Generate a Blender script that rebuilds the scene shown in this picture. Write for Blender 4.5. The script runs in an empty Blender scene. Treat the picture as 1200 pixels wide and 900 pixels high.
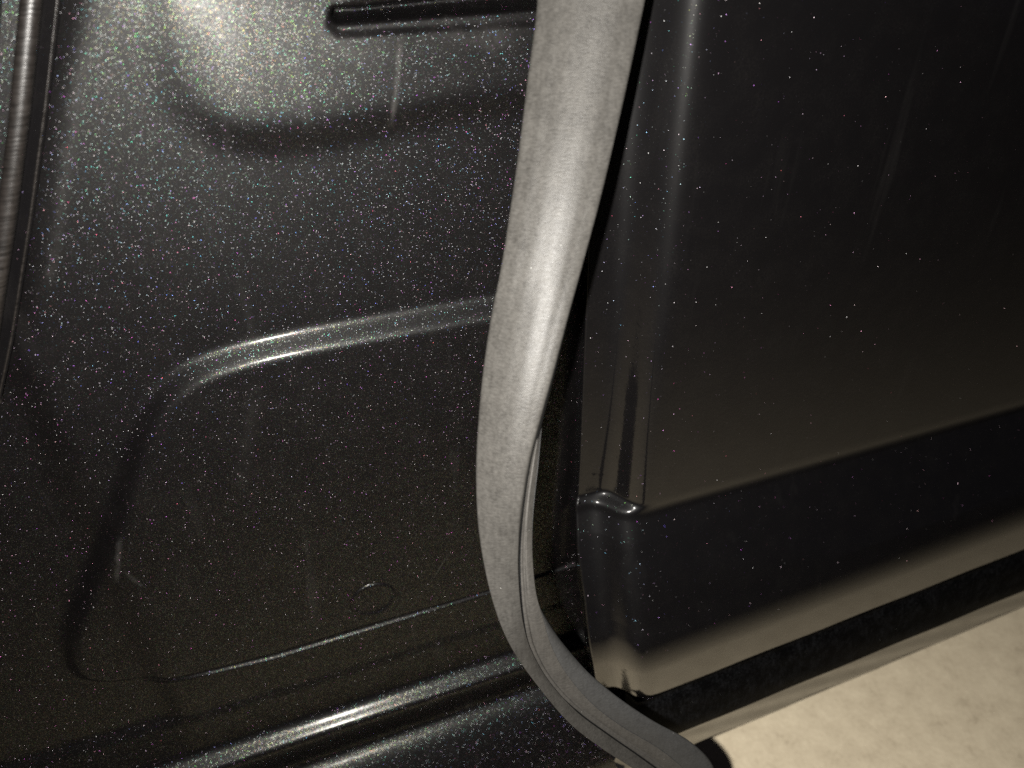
import bpy, math, random
import numpy as np
from mathutils import Vector

# ------------------------------------------------------------------ camera, world, flash
random.seed(7); np.random.seed(7)
C = bpy.context.scene.collection
PITCH = math.radians(35.0)
CAM = np.array([0.0, 0.0, 0.80])
FPX = 867.0                                  # focal length for a 1200 px wide frame
sc = bpy.context.scene
cd = bpy.data.cameras.new('camera'); cam = bpy.data.objects.new('camera', cd); C.objects.link(cam)
cam.location = CAM; cam.rotation_euler = (math.pi/2 - PITCH, 0, 0)
cd.sensor_width = 36; cd.lens = 36*FPX/1200.0; cd.clip_start = 0.01; cd.clip_end = 100
cd.dof.use_dof = True; cd.dof.focus_distance = 0.40; cd.dof.aperture_fstop = 7.5
sc.camera = cam
w = bpy.data.worlds.new('World'); sc.world = w; w.use_nodes = True
w.node_tree.nodes['Background'].inputs[0].default_value = (0.88, 0.86, 1.1, 1)
w.node_tree.nodes['Background'].inputs[1].default_value = 0.016
# the phone's own flash, a few centimetres left of its lens
FL = bpy.data.lights.new('phone_flash', 'AREA'); FL.shape = 'DISK'; FL.size = 0.007
FL.energy = 18; FL.color = (1.0, 0.965, 0.905)
fl = bpy.data.objects.new('phone_flash', FL); C.objects.link(fl)
fl.location = (-0.026, -0.002, 0.80 - 0.0115); fl.rotation_euler = cam.rotation_euler
sc.view_settings.view_transform = 'Standard'; sc.view_settings.look = 'None'
sc.view_settings.exposure = 0.0; sc.view_settings.gamma = 1
sc.cycles.use_denoising = False
sc.cycles.max_bounces = 5
sc.cycles.caustics_reflective = False; sc.cycles.caustics_refractive = False
sc.cycles.sample_clamp_indirect = 4.0
sc.cycles.sample_clamp_direct = 2.5
sc.cycles.pixel_filter_type = 'BLACKMAN_HARRIS'

# ------------------------------------------------------------------ frames of reference
sP, cP = math.sin(PITCH), math.cos(PITCH)
U = np.array([0.9375, 0.348, 0.0]); U /= np.linalg.norm(U)    # along the car
N = np.array([U[1], -U[0], 0.0])                              # out of the panels, to the camera side
DN = 0.34                                                     # camera to panel plane

def ray(px, py):
    x = (px-600)/FPX; y = (450-py)/FPX
    return np.array([x, y*sP + cP, y*cP - sP])
def uz(px, py, dn=DN):                       # where a sight line meets the plane dn away
    r = ray(px, py); t = dn/-(r@N); p = r*t
    return p@U, p[2] + CAM[2]
def at(px, py, depth):                       # a point at a distance along the view axis
    return CAM + ray(px, py)*depth
def P3(u, h, z):                             # u along the panel, h out of it, z up
    u = np.asarray(u, float)[..., None]; h = np.asarray(h, float)[..., None]
    z = np.asarray(z, float)[..., None]
    base = np.array([CAM[0], CAM[1], 0.0])
    return base + u*U + (h-DN)*N + z*np.array([0, 0, 1.0])

# ------------------------------------------------------------------ mesh helpers
def add_mesh(name, v, f, mat, parent=None, smooth=True):
    me = bpy.data.meshes.new(name)
    me.from_pydata([tuple(p) for p in v], [], [tuple(q) for q in f])
    me.polygons.foreach_set('use_smooth', [smooth]*len(me.polygons)); me.update()
    o = bpy.data.objects.new(name, me); C.objects.link(o)
    if mat: me.materials.append(mat)
    if parent: o.parent = parent
    return o
def grid_mesh(name, P, mat, parent=None, flip=False, cyc=False):
    """P: rows x cols x 3"""
    r, c = P.shape[:2]
    v = P.reshape(-1, 3)
    i, j = np.meshgrid(np.arange(r-1), np.arange(c if cyc else c-1), indexing='ij')
    a = i*c+j; b = i*c+(j+1) % c; d = (i+1)*c+(j+1) % c; e = (i+1)*c+j
    q = np.stack([a, b, d, e] if not flip else [e, d, b, a], -1).reshape(-1, 4)
    me = bpy.data.meshes.new(name)
    me.vertices.add(len(v)); me.vertices.foreach_set('co', v.astype(np.float32).ravel())
    me.loops.add(q.size); me.loops.foreach_set('vertex_index', q.astype(np.int32).ravel())
    me.polygons.add(len(q))
    me.polygons.foreach_set('loop_start', np.arange(0, q.size, 4, dtype=np.int32))
    me.update(calc_edges=True)
    me.polygons.foreach_set('use_smooth', np.ones(len(q), bool))
    me.materials.append(mat); me.validate()
    o = bpy.data.objects.new(name, me); C.objects.link(o)
    if parent: o.parent = parent
    return o
def empty(name, loc, label=None, cat=None, group=None):
    o = bpy.data.objects.new(name, None); C.objects.link(o); o.empty_display_size = 0.02
    o['label'] = label; o['category'] = cat
    if group: o['group'] = group
    return o
def seg_dist(X, Y, pts):
    """distance of grid points to a polyline"""
    best = np.full(X.shape, 1e9)
    for (x0, y0), (x1, y1) in zip(pts[:-1], pts[1:]):
        dx, dy = x1-x0, y1-y0; L = dx*dx+dy*dy+1e-18
        t = np.clip(((X-x0)*dx+(Y-y0)*dy)/L, 0, 1)
        best = np.minimum(best, np.hypot(X-x0-t*dx, Y-y0-t*dy))
    return best
def inside(X, Y, pts):
    res = np.zeros(X.shape, bool); n = len(pts)
    for k in range(n):
        x0, y0 = pts[k]; x1, y1 = pts[(k+1) % n]
        if y0 == y1: continue
        c = ((y0 > Y) != (y1 > Y)) & (X < (x1-x0)*(Y-y0)/(y1-y0)+x0)
        res ^= c
    return res
def sdf(X, Y, pts):                          # positive inside
    d = seg_dist(X, Y, list(pts)+[pts[0]])
    return np.where(inside(X, Y, pts), d, -d)
def spl(pts, n=8):                           # Catmull-Rom through a list of points
    p = [np.array(q, float) for q in pts]; p = [2*p[0]-p[1]]+p+[2*p[-1]-p[-2]]; out = []
    for i in range(1, len(p)-2):
        for k in range(n):
            t = k/n
            out.append(.5*((2*p[i])+(-p[i-1]+p[i+1])*t+(2*p[i-1]-5*p[i]+4*p[i+1]-p[i+2])*t*t
                           + (-p[i-1]+3*p[i]-3*p[i+1]+p[i+2])*t**3))
    out.append(p[-2]); return out
def softplus(x): return np.logaddexp(0, x)
def ramp(x, wd, k, r):                       # straight slope k over a width wd with soft ends of radius r
    return k*r*(softplus((x+wd/2)/r)-softplus((x-wd/2)/r))
def g(x, s): return np.exp(-(x/s)**2)

def march(x, table, y0, y1, start_h=0.0, step=1.0):
    """profile (z, h) seen down the sight lines of column x, turning as the table of (y, tilt) says"""
    ys = np.arange(y0, y1+step, step)
    ty = [a for a, b in table]; tt = [b for a, b in table]
    t = np.interp(ys, ty, tt)
    zs, hs = [], []
    r = ray(x, ys[0]); lam = (DN-start_h)/-(r@N)
    n, z = -(r@N)*lam, r[2]*lam
    zs.append(z+CAM[2]); hs.append(DN-n)
    for k in range(1, len(ys)):
        a = math.radians(.5*(t[k]+t[k-1])); d = (-math.sin(a), -math.cos(a))
        r = ray(x, ys[k]); rn, rz = -(r@N), r[2]
        # (n,z)+m*d = lam*(rn,rz)
        det = d[0]*(-rz) + rn*d[1]
        m = (-n*(-rz) - rn*z)/det
        n, z = n+m*d[0], z+m*d[1]
        zs.append(z+CAM[2]); hs.append(DN-n)
    return np.array(zs), np.array(hs)

# ------------------------------------------------------------------ materials
def newmat(name):
    m = bpy.data.materials.new(name); m.use_nodes = True
    nt = m.node_tree; nt.nodes.clear()
    out = nt.nodes.new('ShaderNodeOutputMaterial')
    return m, nt, out
def nd(nt, typ, **kw):
    n = nt.nodes.new(typ)
    for k, v in kw.items(): setattr(n, k, v)
    return n
def mth(nt, op, a, b=None, c=None, clamp=False):
    n = nt.nodes.new('ShaderNodeMath'); n.operation = op; n.use_clamp = clamp
    for i, x in enumerate((a, b, c)):
        if x is None: continue
        if isinstance(x, (int, float)): n.inputs[i].default_value = x
        else: nt.links.new(x, n.inputs[i])
    return n.outputs[0]
def vmth(nt, op, a, b=None, sc_=None):
    n = nt.nodes.new('ShaderNodeVectorMath'); n.operation = op
    for i, x in enumerate((a, b)):
        if x is None: continue
        if isinstance(x, tuple): n.inputs[i].default_value = x
        else: nt.links.new(x, n.inputs[i])
    if sc_ is not None:
        if isinstance(sc_, (int, float)): n.inputs['Scale'].default_value = sc_
        else: nt.links.new(sc_, n.inputs['Scale'])
    return n.outputs[0]
def noise(nt, vec, scale, detail=2, rough=.5):
    n = nd(nt, 'ShaderNodeTexNoise'); n.inputs['Scale'].default_value = scale
    n.inputs['Detail'].default_value = detail; n.inputs['Roughness'].default_value = rough
    nt.links.new(vec, n.inputs['Vector']); return n.outputs['Fac']
def ramp_n(nt, fac, a, b, lo=0.0, hi=1.0):
    n = nd(nt, 'ShaderNodeMapRange'); n.inputs[1].default_value = a; n.inputs[2].default_value = b
    n.inputs[3].default_value = lo; n.inputs[4].default_value = hi
    nt.links.new(fac, n.inputs[0]); return n.outputs[0]

def stain(nt, pos, marks):
    """dried runs and smears: each (x, y0, y1, half width, strength) in the photo's own pixels on the panel plane"""
    uu = nd(nt, 'ShaderNodeVectorMath'); uu.operation = 'DOT_PRODUCT'; nt.links.new(pos, uu.inputs[0]); uu.inputs[1].default_value = tuple(U)
    sx = nd(nt, 'ShaderNodeSeparateXYZ'); nt.links.new(pos, sx.inputs[0]); tot = None
    nz = noise(nt, pos, 160, 4, .65)
    for (x0, y0, x1, y1, wd, k) in marks:
        (ua, za), (ub, zb_) = uz(x0, y0), uz(x1, y1); sl = (ub-ua)/(zb_-za)
        d = mth(nt, 'SUBTRACT', uu.outputs['Value'], mth(nt, 'MULTIPLY_ADD', sx.outputs[2], sl, ua-sl*za))
        d = mth(nt, 'ADD', d, mth(nt, 'MULTIPLY', mth(nt, 'SUBTRACT', nz, .5), wd*1.5))
        a = ramp_n(nt, mth(nt, 'ABSOLUTE', d), 0, wd, 1, 0)
        e = mth(nt, 'MULTIPLY', ramp_n(nt, sx.outputs[2], za+.004, za-.004), ramp_n(nt, sx.outputs[2], zb_-.004, zb_+.004))
        m_ = mth(nt, 'MULTIPLY', mth(nt, 'MULTIPLY', a, e), mth(nt, 'MULTIPLY', ramp_n(nt, nz, .2, .7), k))
        tot = m_ if tot is None else mth(nt, 'ADD', tot, m_, clamp=True)
    return tot
MARKS = [(468, 48, 458, 138, .0018, .5), (141, 622, 138, 668, .0022, .35), (150, 660, 165, 672, .002, .3), (350, 20, 400, 62, .012, .22),
         (420, 45, 430, 75, .02, .16), (560, 30, 560, 50, .03, .2), (100, 60, 58, 330, .004, .16), (520, 640, 505, 665, .0008, .5), (575, 30, 585, 60, .012, .2), (300, 440, 280, 560, .006, .06)]

def paint(name, base=(0.00058, 0.00048, 0.00052), flake=1.35, spread=1.0, coat_rough=0.175, coat_w=.062,
          cell=3500.0, dust=0.05, coat_ior=1.5, fpow=1.6, sheen=0.05, streak=1.0):
    m, nt, out = newmat(name); L = nt.links.new
    geo = nd(nt, 'ShaderNodeNewGeometry'); pos = geo.outputs['Position']; nrm = geo.outputs['Normal']
    # metal flakes: every cell of a fine Voronoi is one flake with its own tilt and tint
    mp = vmth(nt, 'MULTIPLY', pos, (0.72, 0.9, 1.15))
    vo = nd(nt, 'ShaderNodeTexVoronoi'); vo.inputs['Scale'].default_value = cell; L(mp, vo.inputs['Vector'])
    wn = nd(nt, 'ShaderNodeTexWhiteNoise'); wn.noise_dimensions = '3D'; L(vo.outputs['Position'], wn.inputs['Vector'])
    w2 = nd(nt, 'ShaderNodeTexWhiteNoise'); w2.noise_dimensions = '3D'
    L(vmth(nt, 'ADD', vo.outputs['Position'], (7.1, 3.3, 9.7)), w2.inputs['Vector'])
    tilt = vmth(nt, 'SUBTRACT', wn.outputs['Color'], (.5, .5, .5))
    mag = mth(nt, 'POWER', w2.outputs['Value'], fpow)
    tilt = vmth(nt, 'SCALE', vmth(nt, 'NORMALIZE', tilt), sc_=mth(nt, 'MULTIPLY', mag, spread))
    fn = vmth(nt, 'NORMALIZE', vmth(nt, 'ADD', nrm, tilt))
    dot = mth(nt, 'LESS_THAN', vo.outputs['Distance'], 0.38)
    hsv = nd(nt, 'ShaderNodeCombineColor'); hsv.mode = 'HSV'
    sep = nd(nt, 'ShaderNodeSeparateColor'); L(w2.outputs['Color'], sep.inputs[0])
    L(sep.outputs[0], hsv.inputs[0])
    L(mth(nt, 'MULTIPLY', mth(nt, 'POWER', sep.outputs[1], 1.5), 0.85), hsv.inputs[1])
    hsv.inputs[2].default_value = 1.0
    gl = nd(nt, 'ShaderNodeBsdfAnisotropic') if False else nd(nt, 'ShaderNodeBsdfGlossy')
    gl.inputs['Roughness'].default_value = 0.18
    L(fn, gl.inputs['Normal'])
    inten = mth(nt, 'MULTIPLY', mth(nt, 'MULTIPLY', sep.outputs[2], sep.outputs[2]), 0.24*flake)
    inten = mth(nt, 'MULTIPLY', inten, dot)
    col = vmth(nt, 'SCALE', hsv.outputs[0], sc_=inten); L(col, gl.inputs['Color'])
    # ground coat: very dark with a broad metallic sheen
    pr = nd(nt, 'ShaderNodeBsdfPrincipled')
    dn1 = noise(nt, pos, 60, 4, .6); dn2 = noise(nt, pos, 900, 2, .6)
    dmask = mth(nt, 'MULTIPLY', ramp_n(nt, dn1, .42, .75), ramp_n(nt, dn2, .35, .8), clamp=True)
    mixc = nd(nt, 'ShaderNodeMix'); mixc.data_type = 'RGBA'
    mixc.inputs['A'].default_value = (*base, 1); mixc.inputs['B'].default_value = (.03, .027, .024, 1)
    L(mth(nt, 'MULTIPLY', dmask, dust, clamp=True), mixc.inputs['Factor'])
    L(mixc.outputs['Result'], pr.inputs['Base Color'])
    # faint runs where water dried on the lacquer, and a few smears
    ws = noise(nt, vmth(nt, 'MULTIPLY', pos, (1, 1, .09)), 75, 3, .55)
    wz = noise(nt, pos, 11, 2, .5)
    wm = mth(nt, 'MULTIPLY', mth(nt, 'MULTIPLY', ramp_n(nt, ws, .60, .72), ramp_n(nt, wz, .45, .65)), .11*streak, clamp=True)
    if streak == 1.0: wm = mth(nt, 'ADD', wm, stain(nt, pos, MARKS), clamp=True)
    mx3 = nd(nt, 'ShaderNodeMix'); mx3.data_type = 'RGBA'; L(wm, mx3.inputs['Factor'])
    L(mixc.outputs['Result'], mx3.inputs['A']); mx3.inputs['B'].default_value = (.02, .019, .018, 1)
    L(mx3.outputs['Result'], pr.inputs['Base Color'])
    pr.inputs['Roughness'].default_value = 0.5
    pr.inputs['Specular IOR Level'].default_value = sheen
    pr.inputs['Coat Weight'].default_value = coat_w; pr.inputs['Coat IOR'].default_value = coat_ior
    L(ramp_n(nt, noise(nt, pos, 140, 3, .6), .3, .75, coat_rough*.9, coat_rough*1.2), pr.inputs['Coat Roughness'])
    # slight orange peel in the lacquer
    bp = nd(nt, 'ShaderNodeBump'); bp.inputs['Strength'].default_value = 0.25; bp.inputs['Distance'].default_value = 0.0002
    L(noise(nt, pos, 350, 2, .5), bp.inputs['Height']); L(bp.outputs[0], pr.inputs['Coat Normal'])
    add = nd(nt, 'ShaderNodeAddShader'); L(pr.outputs[0], add.inputs[0]); L(gl.outputs[0], add.inputs[1])
    L(add.outputs[0], out.inputs[0])
    return m

def rubber(name, lo, hi, rough=.5, scale=1.0, spec=.3, lohi=(.38, .68), stretch=(.5, .5, 1.6), bump=.35, fs=900):
    m, nt, out = newmat(name); L = nt.links.new
    geo = nd(nt, 'ShaderNodeNewGeometry'); pos = geo.outputs['Position']
    st = vmth(nt, 'MULTIPLY', pos, stretch)
    n1 = noise(nt, st, fs, 4, .7); n2 = noise(nt, pos, 90, 3, .6)
    n3 = noise(nt, vmth(nt, 'MULTIPLY', pos, (1, 1, .12)), 700, 2, .5)
    f = mth(nt, 'ADD', mth(nt, 'ADD', mth(nt, 'MULTIPLY', n1, .55), mth(nt, 'MULTIPLY', n2, .25)), mth(nt, 'MULTIPLY', n3, .25))
    mixc = nd(nt, 'ShaderNodeMix'); mixc.data_type = 'RGBA'
    mixc.inputs['A'].default_value = (*lo, 1); mixc.inputs['B'].default_value = (*hi, 1)
    L(ramp_n(nt, f, *lohi), mixc.inputs['Factor'])
    # grains of dust
    vo = nd(nt, 'ShaderNodeTexVoronoi'); vo.inputs['Scale'].default_value = 260; L(pos, vo.inputs['Vector'])
    wn = nd(nt, 'ShaderNodeTexWhiteNoise'); L(vo.outputs['Position'], wn.inputs['Vector'])
    spk = mth(nt, 'MULTIPLY', mth(nt, 'LESS_THAN', vo.outputs['Distance'], .06), mth(nt, 'GREATER_THAN', wn.outputs['Value'], .93))
    mx2 = nd(nt, 'ShaderNodeMix'); mx2.data_type = 'RGBA'; L(spk, mx2.inputs['Factor'])
    L(mixc.outputs['Result'], mx2.inputs['A']); mx2.inputs['B'].default_value = (.08, .08, .075, 1)
    pr = nd(nt, 'ShaderNodeBsdfPrincipled'); L(mx2.outputs['Result'], pr.inputs['Base Color'])
    L(ramp_n(nt, n1, .3, .7, rough-.06, rough+.1), pr.inputs['Roughness'])
    pr.inputs['Specular IOR Level'].default_value = spec
    bp = nd(nt, 'ShaderNodeBump'); bp.inputs['Strength'].default_value = bump; bp.inputs['Distance'].default_value = .00025
    L(n1, bp.inputs['Height']); L(bp.outputs[0], pr.inputs['Normal'])
    L(pr.outputs[0], out.inputs[0]); return m

def concrete():
    m, nt, out = newmat('concrete'); L = nt.links.new
    geo = nd(nt, 'ShaderNodeNewGeometry'); pos = geo.outputs['Position']
    n1 = noise(nt, pos, 20, 5, .6); n2 = noise(nt, pos, 48, 5, .6); n3 = noise(nt, pos, 210, 4, .7)
    f = mth(nt, 'ADD', mth(nt, 'ADD', mth(nt, 'MULTIPLY', n1, .25), mth(nt, 'MULTIPLY', n2, .4)), mth(nt, 'MULTIPLY', n3, .35))
    cr = nd(nt, 'ShaderNodeValToRGB'); L(f, cr.inputs[0])
    e = cr.color_ramp.elements
    e[0].position = .29; e[0].color = (.22, .178, .12, 1); e[1].position = .66; e[1].color = (.48, .415, .30, 1)
    x = e.new(.45); x.color = (.38, .322, .228, 1)
    pr = nd(nt, 'ShaderNodeBsdfPrincipled'); L(cr.outputs[0], pr.inputs['Base Color']); pr.inputs['Roughness'].default_value = .85
    bp = nd(nt, 'ShaderNodeBump'); bp.inputs['Strength'].default_value = .5; bp.inputs['Distance'].default_value = .002
    L(f, bp.inputs['Height']); L(bp.outputs[0], pr.inputs['Normal']); L(pr.outputs[0], out.inputs[0]); return m

M_LEFT = paint('black_metallic_paint')
M_RIGHT = paint('black_paint_sparse_flake', base=(.0009, .0008, .0009), flake=.055, spread=.9, coat_w=1.0, coat_rough=.075, cell=2300, dust=.04, fpow=1.0, coat_ior=1.5, streak=.5, sheen=.05)
M_TRIM = rubber('dusty_gloss_trim', (.0015, .0013, .0012), (.006, .005, .0045), rough=.33, spec=.26, stretch=(.08, .08, 1.5), bump=.6, fs=520)
M_RUB = rubber('grey_rubber', (.0090, .0085, .0078), (.0200, .0190, .0174), spec=.05, rough=.36, bump=.5, fs=1000)
M_RUB2 = rubber('grey_rubber_side', (.009, .0083, .0074), (.019, .0175, .0155), rough=.6)
M_RUB3 = rubber('dark_rubber', (.0075, .0075, .0075), (.014, .014, .0138), rough=.6)
M_SLIT = rubber('rubber_slit', (.001, .001, .001), (.002, .002, .002), rough=.7, spec=.1)
M_HEM = rubber('matte_black_undercoat', (.0003, .0003, .0004), (.007, .0072, .008), rough=.6, spec=.02, lohi=(.5, .75))
M_CON = concrete()

# ------------------------------------------------------------------ ground
gr = add_mesh('ground', [(-6, -4, 0), (6, -4, 0), (6, 8, 0), (-6, 8, 0)], [(0, 1, 2, 3)], M_CON, smooth=False)
gr['kind'] = 'structure'

# ------------------------------------------------------------------ left panel with its sill
PX = lambda pts, dn=DN: [uz(a, b, dn) for a, b in pts]
ULX = uz(715, 300)[0]
SILL = [(-200, 0), (782, 0), (786, 14), (792, 12), (797, 3), (822, 6), (830, 35), (836, 55), (842, 62), (848, 58), (853, 30), (858, -8), (864, -22),
        (872, -14), (879, 15), (886, 50), (893, 58), (900, 52), (912, 42), (960, 34), (1008, 26), (1018, 0), (1026, -6)]
zs, hs = march(400, SILL, 780, 1026, step=.5)
body = empty('painted_body_panel', (0, 0, 0), 'black metal-flake painted panel with raised field and sill left of grey rubber strip', 'car panel')

u0, u1 = uz(-80, 950)[0]-.02, ULX
ztop = uz(300, -60)[1]
ug = np.arange(u0, u1, .0008)
zg_main = np.linspace(ztop, zs[0], int((ztop-zs[0])/.0007))
LOW = PX([(150, 160), (270, 160), (330, 163), (420, 150), (520, 130), (620, 116), (800, 80), (1000, 40)])
def left_height(Ug, Zg):
    H = np.zeros(Ug.shape)
    # raised lower field
    em = PX(spl([(1000, 272), (800, 312), (600, 352), (450, 378), (340, 398), (262, 418), (214, 440), (180, 474), (158, 520), (140, 585), (115, 660),
                 (90, 720), (80, 765), (92, 795), (130, 802), (200, 789), (320, 759), (440, 723), (560, 689), (800, 613), (1000, 553)], 5))
    sd = sdf(Ug, Zg, em)
    q_ = np.clip((Ug-uz(650, 400)[0])/.022, 0, 1)
    H += ramp(sd, .0085, 1.0, .0011)*(1-q_*q_*(3-2*q_))
    # thin bead along the foot of the field
    bead = PX([(150, 810), (320, 770), (560, 697), (800, 620)])
    db = seg_dist(Ug, Zg, bead); H += .0028*g(db, .0019)*np.clip((Ug-uz(150, 806)[0])/.05, 0, 1)
    # bulged upper field that leans back above its lower edge
    bl = PX(spl([(1000, 40), (800, 80), (620, 116), (520, 130), (420, 150), (330, 163), (270, 160), (228, 142), (200, 112), (184, 60), (178, 0), (172, -100), (172, -300), (1000, -300)], 5))
    s2 = sdf(Ug, Zg, bl)
    dep = np.clip(Zg-uz(330, 163)[1], 0, None)
    wl_ = uz(178, 60)[0]; k = np.clip((Ug-wl_+.008)/.045, 0, 1); k = k*k*(3-2*k)
    zl_ = np.interp(Ug, [p[0] for p in LOW], [p[1] for p in LOW])
    H += ramp(s2, .012, .38, .0022)*(.25+.75*k) - .085*.006*softplus((Zg-zl_-.008)/.006)*k
    # left side rolls away
    ue = np.interp(Zg, [uz(45, 420)[1], uz(45, 250)[1], uz(70, 120)[1], uz(100, 0)[1], uz(110, -60)[1]],
                   [uz(30, 420)[0], uz(50, 250)[0], uz(72, 120)[0], uz(96, 0)[0], uz(106, -60)[0]])
    d = ue-Ug
    H -= ramp(d-.006, .012, .55, .003)
    # broad hand-pressed unevenness of the sheet
    H += .0003*np.sin(Ug*40+Zg*13)*np.sin(Zg*31+1)
    return H
def slot(Ug, Zg):
    s = PX([(391, 8), (388, 20), (394, 28), (420, 27), (520, 19), (630, 11), (900, -12), (900, -60), (640, -22), (520, -3), (420, 8)])
    sd = sdf(Ug, Zg, s)
    H = -ramp(sd-.0012, .0024, 6.0, .0003)
    # rolled lip under it
    lip = PX([(388, 12), (386, 30), (396, 40), (420, 39), (520, 33), (630, 27), (900, 8), (900, -60), (640, -26), (520, -9), (420, 3)])
    s2 = sdf(Ug, Zg, lip)
    H += -ramp(s2, .0026, .75, .0003)
    return H
Ug, Zg = np.meshgrid(ug, zg_main)
H = left_height(Ug, Zg)+slot(Ug, Zg)
Hs_end = left_height(ug[None, :], np.full((1, len(ug)), zs[0]))[0]
ug2 = np.arange(u0, uz(756, 880, DN-.03)[0], .0011); ugx = ug; ug = ug2
Hs_end = left_height(ug[None, :], np.full((1, len(ug)), zs[0]))[0]
Z2 = np.repeat(zs[:, None], len(ug), 1); U2 = np.repeat(ug[None, :], len(zs), 0)
H2 = hs[:, None] + Hs_end[None, :]*np.clip(1-(np.arange(len(zs))[:, None]/90.0), 0, 1)
grid_mesh('panel_skin', np.concatenate([P3(Ug, H, Zg)], 0), M_LEFT, body)
# sill as its own pressed piece just below the field
top = P3(U2, H2, Z2)
grid_mesh('sill', top, M_LEFT, body)
# underside turned inwards so that the sill has depth
zl, hl = Z2[-1, 0], H2[-1]
und = np.stack([P3(ug, hl, np.full(len(ug), zl)), P3(ug, hl-.012, np.full(len(ug), zl-.002)), P3(ug, hl-.05, np.full(len(ug), zl+.004))])
grid_mesh('sill_underside', und, M_LEFT, body)
# round blanking plug
cu, cz = uz(434, 691)
th = np.linspace(0, 2*math.pi, 64, endpoint=False)
rr = np.array([0, .010, .0128, .0134, .0140, .0148, .0156]); hh = np.array([.0011, .0011, .0011, .0016, .0017, .0013, .0002])
HB = float(left_height(np.array([[cu]]), np.array([[cz]]))[0, 0])
Pp = np.stack([P3(cu+r*np.cos(th), np.full(64, HB+h-.0006), cz+r*1.0*np.sin(th)) for r, h in zip(rr, hh)])
pl = grid_mesh('plug', Pp, M_LEFT, body, cyc=True); pl['label'] = 'small round blanking plug pressed into the field'

# ------------------------------------------------------------------ trim strip at the left edge
tr = empty('trim_strip', (0, 0, 0), 'narrow ribbed glossy trim strip running down the far left edge of the panel', 'trim strip')
zt = np.linspace(ztop, uz(0, 470)[1], 160)
cen = np.interp(-zt, [-uz(40, -60)[1], -uz(36, 0)[1], -uz(25, 130)[1], -uz(10, 260)[1], -uz(-12, 400)[1], -uz(-26, 470)[1]],
                [uz(44, -60)[0], uz(37, 0)[0], uz(24, 130)[0], uz(8, 260)[0], uz(-12, 400)[0], uz(-26, 470)[0]])
def strip(name, off, wd, ht, base, mat, n=14, parent=tr):
    a = np.linspace(0, math.pi, n)
    Pm = np.stack([P3(c+off-np.cos(a)*wd/2, base+np.sin(a)**.7*ht, np.full(n, z)) for c, z in zip(cen, zt)])
    return grid_mesh(name, Pm, mat, parent)
strip('bead', 0, .0075, .004, .001, M_TRIM)
strip('lip', .0085, .0016, .004, -.002, M_TRIM)
strip('lip', -.0105, .0014, .005, -.001, M_TRIM)
a = np.linspace(-1, 1, 6)
bs = np.stack([P3(c+a*.0105-.0008, -.005+a*.006, np.full(6, z)) for c, z in zip(cen, zt)])
grid_mesh('strip_base', bs, M_RIGHT, tr)

# ------------------------------------------------------------------ right: gloss black door frame
door = empty('car_door', (0, 0, 0), 'gloss black door inner panel with stepped flange, right of the grey rubber strip', 'door panel')
def lerp_u(pts, dn=DN):
    q = sorted([uz(a, b, dn)[::-1] for a, b in pts]); return [a for a, b in q], [b for a, b in q]
DOOR = [(-200, 0), (520, 0), (524, -2), (528, -4), (533, 10), (541, 28), (548, 29), (600, 28), (664, 25), (684, 10), (700, -4), (726, -6)]
zd, hd = march(1000, DOOR, -260, 727, start_h=.034, step=1.0)
def fan(pts):                                # sample a line traced in the photo finely down its length
    p = np.array(sorted(pts, key=lambda q: q[1]), float); y = np.linspace(p[0, 1], p[-1, 1], 400)
    return np.interp(y, p[:, 1], p[:, 0]), y
def line_u(f, z, h):
    x, y = f; r = np.stack([(x-600)/FPX, (450-y)/FPX*sP+cP, (450-y)/FPX*cP-sP], -1)
    t_ = (DN-h)/-(r@N); uu = r@U*t_; zz = r[:, 2]*t_+CAM[2]
    return float(np.interp(-z, -zz, uu))
eU = fan([(735, -260), (722, -60), (718, 0), (709, 100), (700, 200), (690, 300), (684, 440), (680, 540), (678, 575), (677, 640)])
eL = fan([(676, 540), (675, 590), (677, 640), (687, 700), (693, 750), (700, 797), (706, 840), (712, 900)])
cU = fan([(790, -260), (768, -60), (762, 0), (748, 170), (737, 330), (729, 470), (722, 575), (718, 640)])
cL = fan([(702, 540), (705, 596), (712, 660), (720, 730), (730, 795), (734, 830), (742, 900)])
vU = fan([(840, -260), (812, -60), (803, 0), (788, 150), (778, 250), (765, 380), (752, 480), (738, 590), (734, 640)])
vL = fan([(729, 540), (728, 605), (729, 650), (736, 720), (744, 790), (748, 830), (756, 900)])
t = np.concatenate([np.linspace(0, .0012, 4)[:-1], np.linspace(.0012, .075, 150)[:-1], np.linspace(.075, .75, 60)])
zn = uz(700, 575, DN-.006)[1]
SL = .055; UR = uz(900, 700, DN-.04)[0]; zcr = uz(1000, 560, DN-.04)[1]   # the foot of the door rises along its length
rows = []
for z, h in zip(zd, hd):
    below = 1/(1+math.exp(np.clip((z-zn)/.0011, -50, 50)))
    fl_h = h-.025+.004*below
    k_ = 1-below
    e = k_*line_u(eU, z, fl_h)+below*line_u(eL, z, fl_h)
    c = k_*line_u(cU, z, fl_h)+below*line_u(cL, z, fl_h)
    v = k_*line_u(vU, z, h)+below*line_u(vL, z, h)
    u = e+t; wd = max(v-c, .006+.004*below)
    f = ramp(u-(c+v)/2, wd*.75, 1.0/.75, .0034)/wd                     # 0 on flange, 1 on panel
    hh_ = (1-f)*fl_h + f*h
    hh_[0] -= .0012; hh_[1] -= .0004
    wz_ = np.clip((zcr-z)/.05, 0, 1)
    rows.append(P3(u, hh_, z+SL*wz_*(u-UR)))
rows = np.array(rows)
grid_mesh('door_skin', rows, M_RIGHT, door)
ed = np.stack([rows[:, 0], rows[:, 0]-N*.003+U*.0006, rows[:, 0]-N*.012+U*.001])
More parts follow.
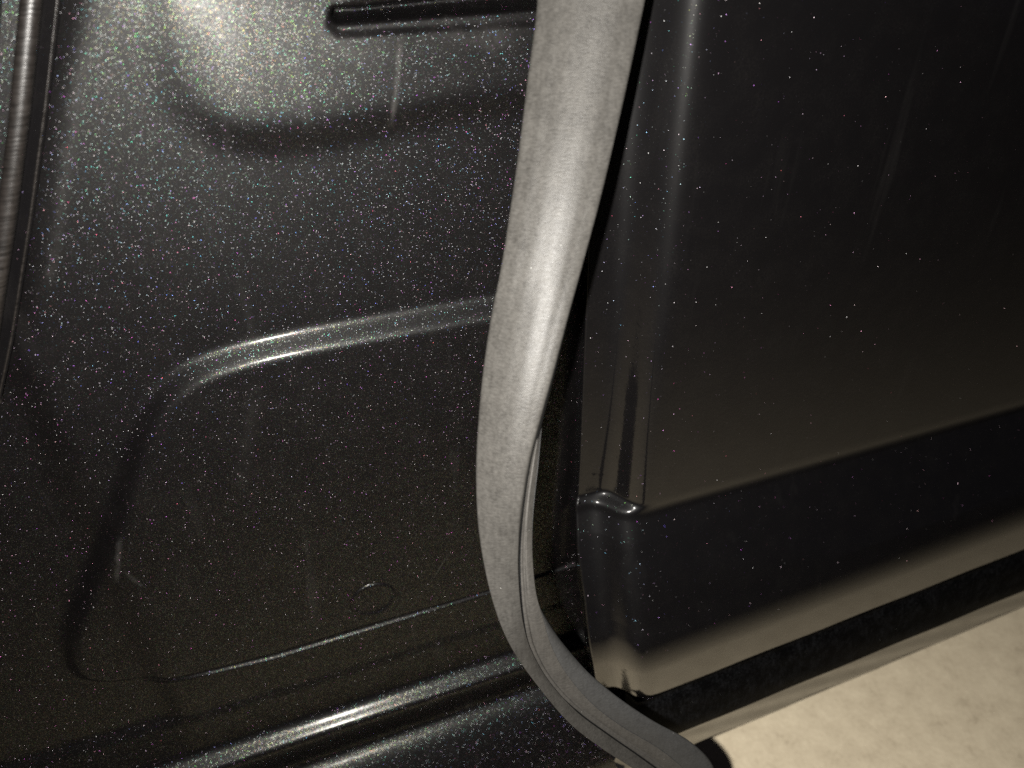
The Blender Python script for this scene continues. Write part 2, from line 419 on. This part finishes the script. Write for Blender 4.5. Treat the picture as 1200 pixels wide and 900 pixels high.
grid_mesh('flange_edge', ed, M_RIGHT, door)
# hem roll below, and the lip tucked under it
HEM = [(726, -15), (731, 22), (745, 10), (765, 3), (775, -6), (778, -9), (779, -8), (797, -8)]
zh, hh2 = march(1000, HEM, 727, 797, start_h=hd[-1]+.0008, step=.5)
uh = np.linspace(uz(741, 826, DN-hd[-1])[0], uz(1400, 600)[0], 220)
k = int((778-727)/.5)
def roll(name, z, h, mat):
    U_, Z_ = np.meshgrid(uh, z); H_ = np.repeat(h[:, None], len(uh), 1)+.0002*np.sin(U_*60+Z_*200)
    d = np.clip(1-(U_-uh[0])/.006, 0, 1); H_ = H_-.012*d**2
    return grid_mesh(name, P3(U_, H_, Z_+SL*(U_-UR)), mat, door)
roll('hem', zh[:k+1], hh2[:k+1], M_HEM)
roll('hem_lip', zh[k:], hh2[k:], M_RIGHT)
zq, hq = zh[-1], hh2[-1]
U_, S_ = np.meshgrid(uh, [0, .01, .05]); grid_mesh('hem_underside', P3(U_, hq-S_, zq+S_*.05+SL*(U_-UR)), M_RIGHT, door)

# ------------------------------------------------------------------ grey rubber weatherstrip
seal = empty('rubber_weatherstrip', (0, 0, 0), 'loose grey rubber weatherstrip hanging down the middle and curling to lower right', 'rubber seal')
# stations: left edge, slit, inner ridge, outer ridge (photo sight lines) with their distances
S = [  # L          dL    M           dM    B          dB    T          dT
 ((626, -60), .262, (768, -60), .262, (762, -60), .276, (755, -60), .285),
 ((630, 0), .270, (755, 0), .271, (750, 0), .285, (742, 0), .295),
 ((619, 90), .281, (736, 90), .283, (731, 90), .297, (723, 90), .307),
 ((609, 170), .290, (718, 170), .293, (713, 170), .307, (705, 170), .317),
 ((599, 240), .297, (701, 240), .301, (696, 240), .314, (688, 240), .324),
 ((588, 310), .303, (682, 310), .309, (677, 310), .321, (669, 310), .331),
 ((576, 370), .310, (665, 370), .317, (661, 370), .329, (653, 370), .339),
 ((567, 430), .318, (649, 430), .326, (646, 430), .338, (640, 430), .349),
 ((561, 490), .328, (633, 487), .337, (636, 485), .349, (630, 487), .360),
 ((558, 550), .340, (618, 545), .350, (630, 543), .359, (624, 545), .373),
 ((560, 610), .355, (609, 605), .365, (624, 603), .372, (618, 605), .388),
 ((567, 660), .369, (607, 655), .379, (624, 652), .385, (619, 655), .402),
 ((577, 703), .382, (609, 697), .391, (628, 694), .397, (625, 698), .414),
 ((590, 740), .395, (614, 734), .402, (637, 727), .407, (641, 727), .424),
 ((606, 770), .407, (624, 765), .413, (646, 757), .417, (661, 755), .430),
 ((632, 806), .422, (644, 799), .427, (664, 790), .430, (691, 789), .440),
 ((667, 847), .440, (676, 834), .443, (693, 824), .445, (727, 819), .453),
 ((704, 876), .455, (712, 861), .458, (728, 851), .459, (766, 845), .466),
 ((742, 901), .470, (752, 889), .473, (770, 876), .474, (806, 867), .480),
 ((772, 924), .482, (782, 912), .485, (800, 900), .486, (833, 893), .492),
 ((790, 945), .492, (800, 935), .495, (818, 922), .496, (842, 922), .500)]
dm = lambda d: float(np.interp(d, [.26, .28, .30, .31, .36, .40, .45, .50, .55], [.278, .290, .300, .306, .322, .348, .410, .475, .53]))
flat = [np.array([*a, dm(da), *b, dm(db), *c, dm(dc), *d_, dm(dd)]) for a, da, b, db, c, dc, d_, dd in S]
flat = spl(flat, 12)
A, B, Cc, Bk, Sl = [], [], [], [], []
nA = 34
for idx, q in enumerate(flat):
    tw = float(np.interp(q[1], [-60, 200, 330, 470, 600, 680, 760], [.0065, .0055, .0085, .0110, .0105, .006, 0]))            # the flat face turns a little to the left
    Lp, Mp, Bp, Tp = at(q[0], q[1], q[2]+tw*.5), at(q[3], q[4], q[5]-tw*.5), at(*q[6:9]), at(*q[9:12])
    wv = Mp-Lp; wl = np.linalg.norm(wv)
    mid = (Lp+Mp)/2; tocam = CAM-mid; tocam /= np.linalg.norm(tocam)
    nrm = tocam-(tocam@wv)*wv/(wl*wl); nrm /= np.linalg.norm(nrm)
    s = np.linspace(0, 1, nA)
    bul = .095*wl*(1-np.abs(2*s-1)**2.6) - .006*wl*g(s-.27, .08) - .005*wl*g(s-.86, .05) + .004*wl*g(s-.6, .1) + .010*wl*g(s-.035, .03)
    row = [Lp+wv*si+nrm*bi for si, bi in zip(s, bul)]
    # thin rounded rim at the left edge
    row = [Lp-tocam*.0022+wv*.006, Lp-tocam*.0012-wv*.004] + row + [Mp-nrm*.0012+wv*.008, Mp-nrm*.003+wv*.0]
    A.append(row)
    deep = Mp-nrm*.006
    # slit then side face
    sl = [Mp-nrm*.003, deep, deep+(Bp-Mp)*.12, Mp+(Bp-Mp)*.16-nrm*.0025]
    Sl.append(sl)
    v = Bp-Mp
    b0 = Mp+v*.16-nrm*.0025
    fb = []
    for si in np.linspace(0, 1, 12):
        p = b0+(Bp-b0)*si
        p = p+nrm*(.0011*math.sin(math.pi*si)-.0030*math.exp(-((si-.30)/.07)**2))
        fb.append(p)
    B.append(fb)
    vT = Tp-Bp; fc = []
    for si in np.linspace(0, 1, 12):
        fc.append(Bp+vT*si+nrm*(.0022*math.sin(math.pi*si)**1.0*min(1, np.linalg.norm(vT)/.02)-.0012*math.exp(-(si/.06)**2)))
    fc += [Tp-nrm*.003-vT*.05, Tp-nrm*.008-vT*.3]
    Cc.append(fc)
    Bk.append([Tp-nrm*.008-vT*.3, mid-tocam*.012, Lp-tocam*.006+wv*.12, Lp-tocam*.0022+wv*.006])
grid_mesh('face_strip', np.array(A), M_RUB, seal)
grid_mesh('slit', np.array(Sl), M_SLIT, seal)
grid_mesh('gripping_lip', np.array(B), M_RUB2, seal)
grid_mesh('outer_tube', np.array(Cc), M_RUB3, seal)
grid_mesh('back_face', np.array(Bk), M_RUB3, seal)

# ------------------------------------------------------------------ small leavings on the panels
def drop(name, px, py, dn, r, mat, parent):
    u, z = uz(px, py, dn); c = P3(u, DN-dn, z)
    a = np.linspace(0, 2*math.pi, 14, endpoint=False); b = np.linspace(math.pi/2, 0, 6)
    wob = 1+.25*np.sin(a*2+px)+.15*np.sin(a*3+py)
    Pm = np.stack([c+(np.cos(bb)*r*wob*np.cos(a))[:, None]*U+(np.cos(bb)*r*1.5*wob*np.sin(a))[:, None]*np.array([0, 0, 1.])+N*math.sin(bb)*r*.6 for bb in b])
    return grid_mesh(name, Pm, mat, parent, cyc=True)
i0 = int(np.argmin(np.abs(zd-zn)))
for px, py, r in [(722, 574, .0011), (730, 568, .0008), (712, 583, .0007), (735, 604, .0007), (678, 590, .0006)]:
    drop('sealer_drop', px, py, DN-hd[i0]+.012, r, M_RIGHT, door)
for o in (body, tr, door, seal): o['kind'] = 'thing'
